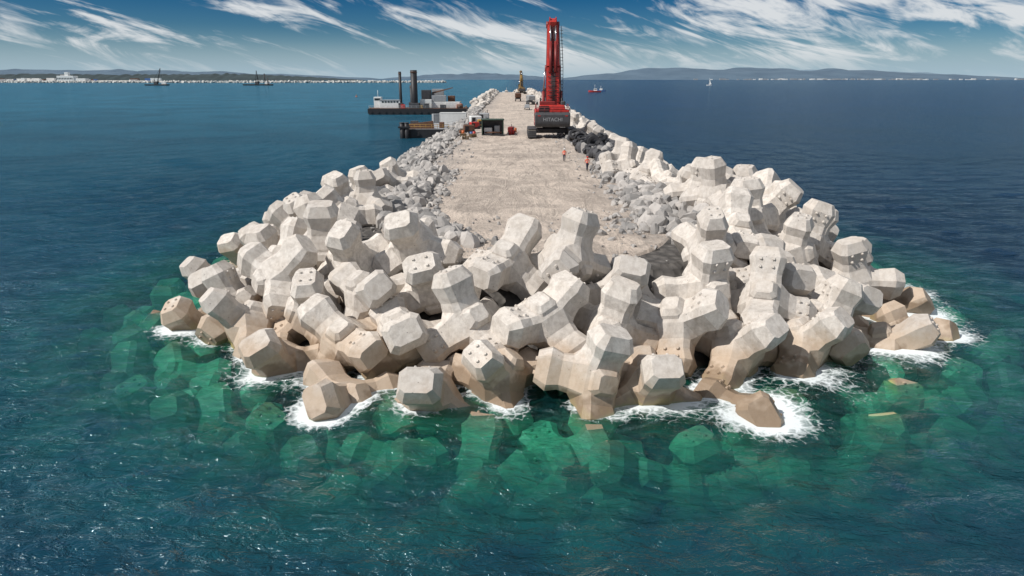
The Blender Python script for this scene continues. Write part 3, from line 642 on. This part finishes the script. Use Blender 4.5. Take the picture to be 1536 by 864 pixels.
dump_truck((8.0,310,4.05),.1,GRY,1.1); dump_truck((3,355,4.05),0,RST,1.1); pickup((5.5,260,4.05),0,GRY)
TM=bpy.data.meshes.new('tyre'); bm=bmesh.new()
prof=[(.55,-.22),(.95,-.26),(1.05,-.18),(1.05,.18),(.95,.26),(.55,.22),(.58,0)]
sg=24; rings=[]
for i in range(sg):
    a_=i/sg*6.2832; rings.append([bm.verts.new((r_*math.cos(a_),r_*math.sin(a_),z_)) for r_,z_ in prof])
for i in range(sg):
    A,B=rings[i],rings[(i+1)%sg]
    for j in range(7): bm.faces.new((A[j],B[j],B[(j+1)%7],A[(j+1)%7]))
bmesh.ops.recalc_face_normals(bm,faces=bm.faces); bm.to_mesh(TM); bm.free(); TM.materials.append(BLK)
tp=empty('tyre_pile')
for k in range(60):
    x=random.uniform(10.8,15.2); y=random.uniform(106,124); ob=bpy.data.objects.new('tyre',TM); COL.objects.link(ob); ob.parent=tp; ob.location=(x,y,4.4+random.uniform(0,1.3)); ob.rotation_euler=(random.gauss(0,.6),random.gauss(0,.6),0); q_=random.uniform(.7,1.1); ob.scale=(q_,)*3
dr=empty('dark_rock_pile')
for k in range(420):
    y=random.uniform(88,130); x=random.uniform(11.6,17.6)-(.0 if y<100 else 1.0); s=random.uniform(.3,1.05); put_rock(x,y,4.0+s*.3+random.uniform(0,.8),s,dr,RD if random.random()<.75 else RK)

# ------------------------------------------------------------------ distant things
def lattice(name,p0,p1,w_,mat,par,k=14):
    p0=Vector(p0);p1=Vector(p1);z=(p1-p0).normalized(); x=z.cross(Vector((0,1,0))).normalized(); y=z.cross(x)
    C=[(x*a+y*b)*w_/2 for a,b in((1,1),(-1,1),(-1,-1),(1,-1))]
    for c_ in C: cyl(name+'_chord',p0+c_,p1+c_*.4,w_*.09,mat,par,seg=5)
    for i in range(k):
        a=p0.lerp(p1,i/k); b=p0.lerp(p1,(i+1)/k); sa=1-.6*i/k; sb=1-.6*(i+1)/k
        for j in range(4): cyl(name+'_brace',a+C[j]*sa,b+C[(j+1)%4]*sb,w_*.06,mat,par,seg=4)
def crane_barge(loc,L,bl,ang,hull):
    E=empty('crane_barge',loc)
    o_=prism('hull',[(-L/2,2.5),(-L/2,1),(-L/2+3,-1),(L/2-3,-1),(L/2,1),(L/2,2.5)],14,hull,E); o_.rotation_euler=(0,0,math.radians(90))
    box('crane_house',(7,6,5),(-2,0,5.2),DG,E,bev=.2); box('deck_house',(9,6,5),(L*.33,0,5),WHT,E,bev=.2)
    tip=(1+bl*math.cos(ang),0,4+bl*math.sin(ang)); lattice('boom',(1,0,4),tip,2.2,BLK,E); cyl('pendant',(-5,0,12),tip,.25,BLK,E,seg=4); beam('a_frame',(-3,0,7),(-5,0,13),1,1,BLK,E); cyl('hoist_wire',tip,(tip[0],0,12),.2,BLK,E,seg=4)
    return E
crane_barge((-738,1500,0),46,32,math.radians(72),BLK); e=crane_barge((-535,1520,0),60,26,math.radians(95),BLK)
cyl('spud_leg',(14,3,-3),(14,3,24),1.1,BLK,e); cyl('spud_leg',(22,-3,-3),(22,-3,15),1.1,BLK,e)
mfb=simple('distant_pale_block',(.58,.57,.54),.9,0,.35,.08); 
bm=bmesh.new(); rg=random.Random(3)
for i in range(1300):
    t=i/1300; x=-2150+t*1930; y=2400-60*math.sin(t*3)+rg.uniform(-8,8); s=rg.uniform(3,5)
    M=Matrix.Translation((x,y,rg.uniform(.3,4)))@Euler((rg.uniform(0,3),rg.uniform(0,3),rg.uniform(0,3))).to_matrix().to_4x4()@Matrix.Diagonal((s,s*.8,s*.7,1))
    bmesh.ops.create_cube(bm,size=1.6,matrix=M)
me=bpy.data.meshes.new('outer_breakwater'); bm.to_mesh(me); bm.free(); addobj('outer_breakwater',me,None,mfb)
def ridge(name,x0,x1,y,hf,depth,mat,stepn=160):
    V=[];F=[]; m_=9
    for i in range(stepn+1):
        t=i/stepn; x=x0+(x1-x0)*t; h=max(0.0,float(hf(t)))
        for j in range(m_):
            u=j/(m_-1); z=h*max(0,math.sin(u*math.pi*.5))**.8
            z*=1+.25*mn.noise(Vector((x*.0035,u*2.5,y*.001)))*(.3+u)
            V.append((x,y+depth*u,-1 if j==0 else max(z,-1)))
    for i in range(stepn):
        for j in range(m_-1): a=i*m_+j; F.append((a,a+m_,a+m_+1,a+1))
    me=bpy.data.meshes.new(name); me.from_pydata(V,[],F); me.update()
    for f in me.polygons: f.use_smooth=True
    return addobj(name,me,None,mat)
MH=simple('hazy_hill',(.085,.135,.185),1,0,.35,.004,(.055,.095,.14)); MH2=simple('hazy_far_hill',(.16,.235,.30),1,0,.2,.004); MT=simple('distant_woodland',(.030,.050,.055),1,0,.4,.02)  # aerial haze baked into the bluish hill colours
def interp(pts): return lambda t: float(np.interp(t,[a for a,_ in pts],[b for _,b in pts]))
hr=interp([(0,0),(.06,22),(.13,58),(.22,98),(.28,108),(.34,92),(.5,88),(.62,84),(.72,70),(.84,50),(.93,30),(1,6)])
P5=lambda v_,e: max(0.0,v_)**e
ridge('distant_hill',300,4700,6000,lambda t:hr(t)*1.02+4*mn.noise(Vector((t*40,0,0))),900,MH,300)
ridge('distant_hill',1800,5500,7600,lambda t:95*P5(math.sin(t*3.14),.5)+6*mn.noise(Vector((t*20,3,0))),900,MH2,200)
ridge('distant_hill',-1250,420,6400,lambda t:52*P5(math.sin(t*3.1416),.6)+6*mn.noise(Vector((t*22,9,0))),600,MH,160)
ridge('distant_headland',-7000,-1100,5600,lambda t:72*P5(min(1,(1-t)*3),.6)*(1+.10*mn.noise(Vector((t*60,5,0)))),700,MH,300)
ridge('wooded_shore',-4200,-900,4300,lambda t:36*P5(min(1,(1-t)*4),.7)*(1+.3*mn.noise(Vector((t*90,7,0)))),200,MT,400)
ridge('port_quay',-2900,-1330,2760,lambda t:6*min(1,(1-t)*6+.2),200,mfb,60)
tw=empty('coastal_town')
for i in range(130):
    x=rg.choice([rg.uniform(1500,4300),rg.uniform(2000,3400)]); y=5990-rg.uniform(0,30); hgt=rg.uniform(5,12)
    box('house',(rg.uniform(12,35),12,hgt),(x,y,hgt/2),rg.choice([GRY,WHT]),tw,bev=0)
pb=empty('port_building',(-1715,2790,0))
box('main_hall',(64,30,18),(0,0,14),WHT,pb,bev=.3); box('tower',(14,14,30),(4,-4,21),WHT,pb,bev=.3); box('annex',(46,24,9),(52,0,9),WHT,pb,bev=.3); box('roof_plant',(18,12,5),(-14,0,25),GRY,pb,bev=.2)
for k in range(10): box('window_bay',(3,.3,6),(-28+k*6,-15.2,13),GLS,pb,bev=0)
sh=empty('port_warehouses')
for i in range(60):
    x=rg.uniform(-2400,-1350); E_h=rg.uniform(4,10)
    box('warehouse',(rg.uniform(10,40),12,E_h),(x,2800+rg.uniform(-20,60),5+E_h/2),rg.choice([WHT,GRY,RST,WHT,BLU]),sh,bev=0)
def boat(name,loc,L,hullm,rz,mast=0,sail=False):
    E=empty(name,loc,rz); bm=bmesh.new(); secs=[]
    for i in range(9):
        t=i/8; b=L*.16*(1-max(0,(t-.5)*2)**2.2)+.02; y=-L/2+t*L; sh_=L*.09+L*.05*t*t
        secs.append([bm.verts.new(c_) for c_ in((-b,y,sh_),(-b*.75,y,0),(0,y,-L*.05),(b*.75,y,0),(b,y,sh_))])
    for i in range(8):
        for j in range(4): bm.faces.new((secs[i][j],secs[i+1][j],secs[i+1][j+1],secs[i][j+1]))
        bm.faces.new((secs[i][4],secs[i+1][4],secs[i+1][0],secs[i][0]))
    bm.faces.new(secs[0]); bmesh.ops.recalc_face_normals(bm,faces=bm.faces); me=bpy.data.meshes.new('hull'); bm.to_mesh(me); bm.free(); addobj('hull',me,E,hullm)
    box('wheelhouse',(L*.2,L*.28,L*.16),(0,-L*.05,L*.18),WHT,E,bev=.05,taper=(.85,.85)); box('wheelhouse_window',(L*.205,L*.2,L*.05),(0,-L*.05,L*.2),GLS,E,bev=0)
    if mast: cyl('mast',(0,0,L*.1),(0,0,mast),.12,WHT,E,seg=6); cyl('antenna_yard',(-L*.08,0,mast*.8),(L*.08,0,mast*.8),.06,WHT,E,seg=5)
    if sail:
        bm=bmesh.new(); bm.faces.new([bm.verts.new(c_) for c_ in((0,-.3,L*.2),(0,-L*.42,L*.22),(.3,-L*.2,mast*.5),(0,-.2,mast*.97))]); me=bpy.data.meshes.new('sail'); bm.to_mesh(me); bm.free(); addobj('sail',me,E,WHT)
    return E
boat('work_boat',(92,800,0),14,RED,math.radians(80),8); boat('work_boat',(106,860,0),12,BLU,math.radians(60),6); boat('sailing_boat',(410,1500,0),11,WHT,math.radians(75),15,True)
boat('motor_boat',(392,545,0),5.5,ORG,math.radians(80)); boat('motor_boat',(-6,780,0),9,WHT,math.radians(80),5)
def buoy(loc):
    E=empty('mooring_buoy',loc); cyl('float',(0,0,-.3),(0,0,.7),.9,ORG,E,.7,16); cyl('post',(0,0,.7),(0,0,1.9),.1,YEL,E,seg=8); cyl('topmark',(0,0,1.7),(0,0,2.2),.3,YEL,E,.05,10)
for x,y in((-130,600),(-30,420)): buoy((x,y,0))
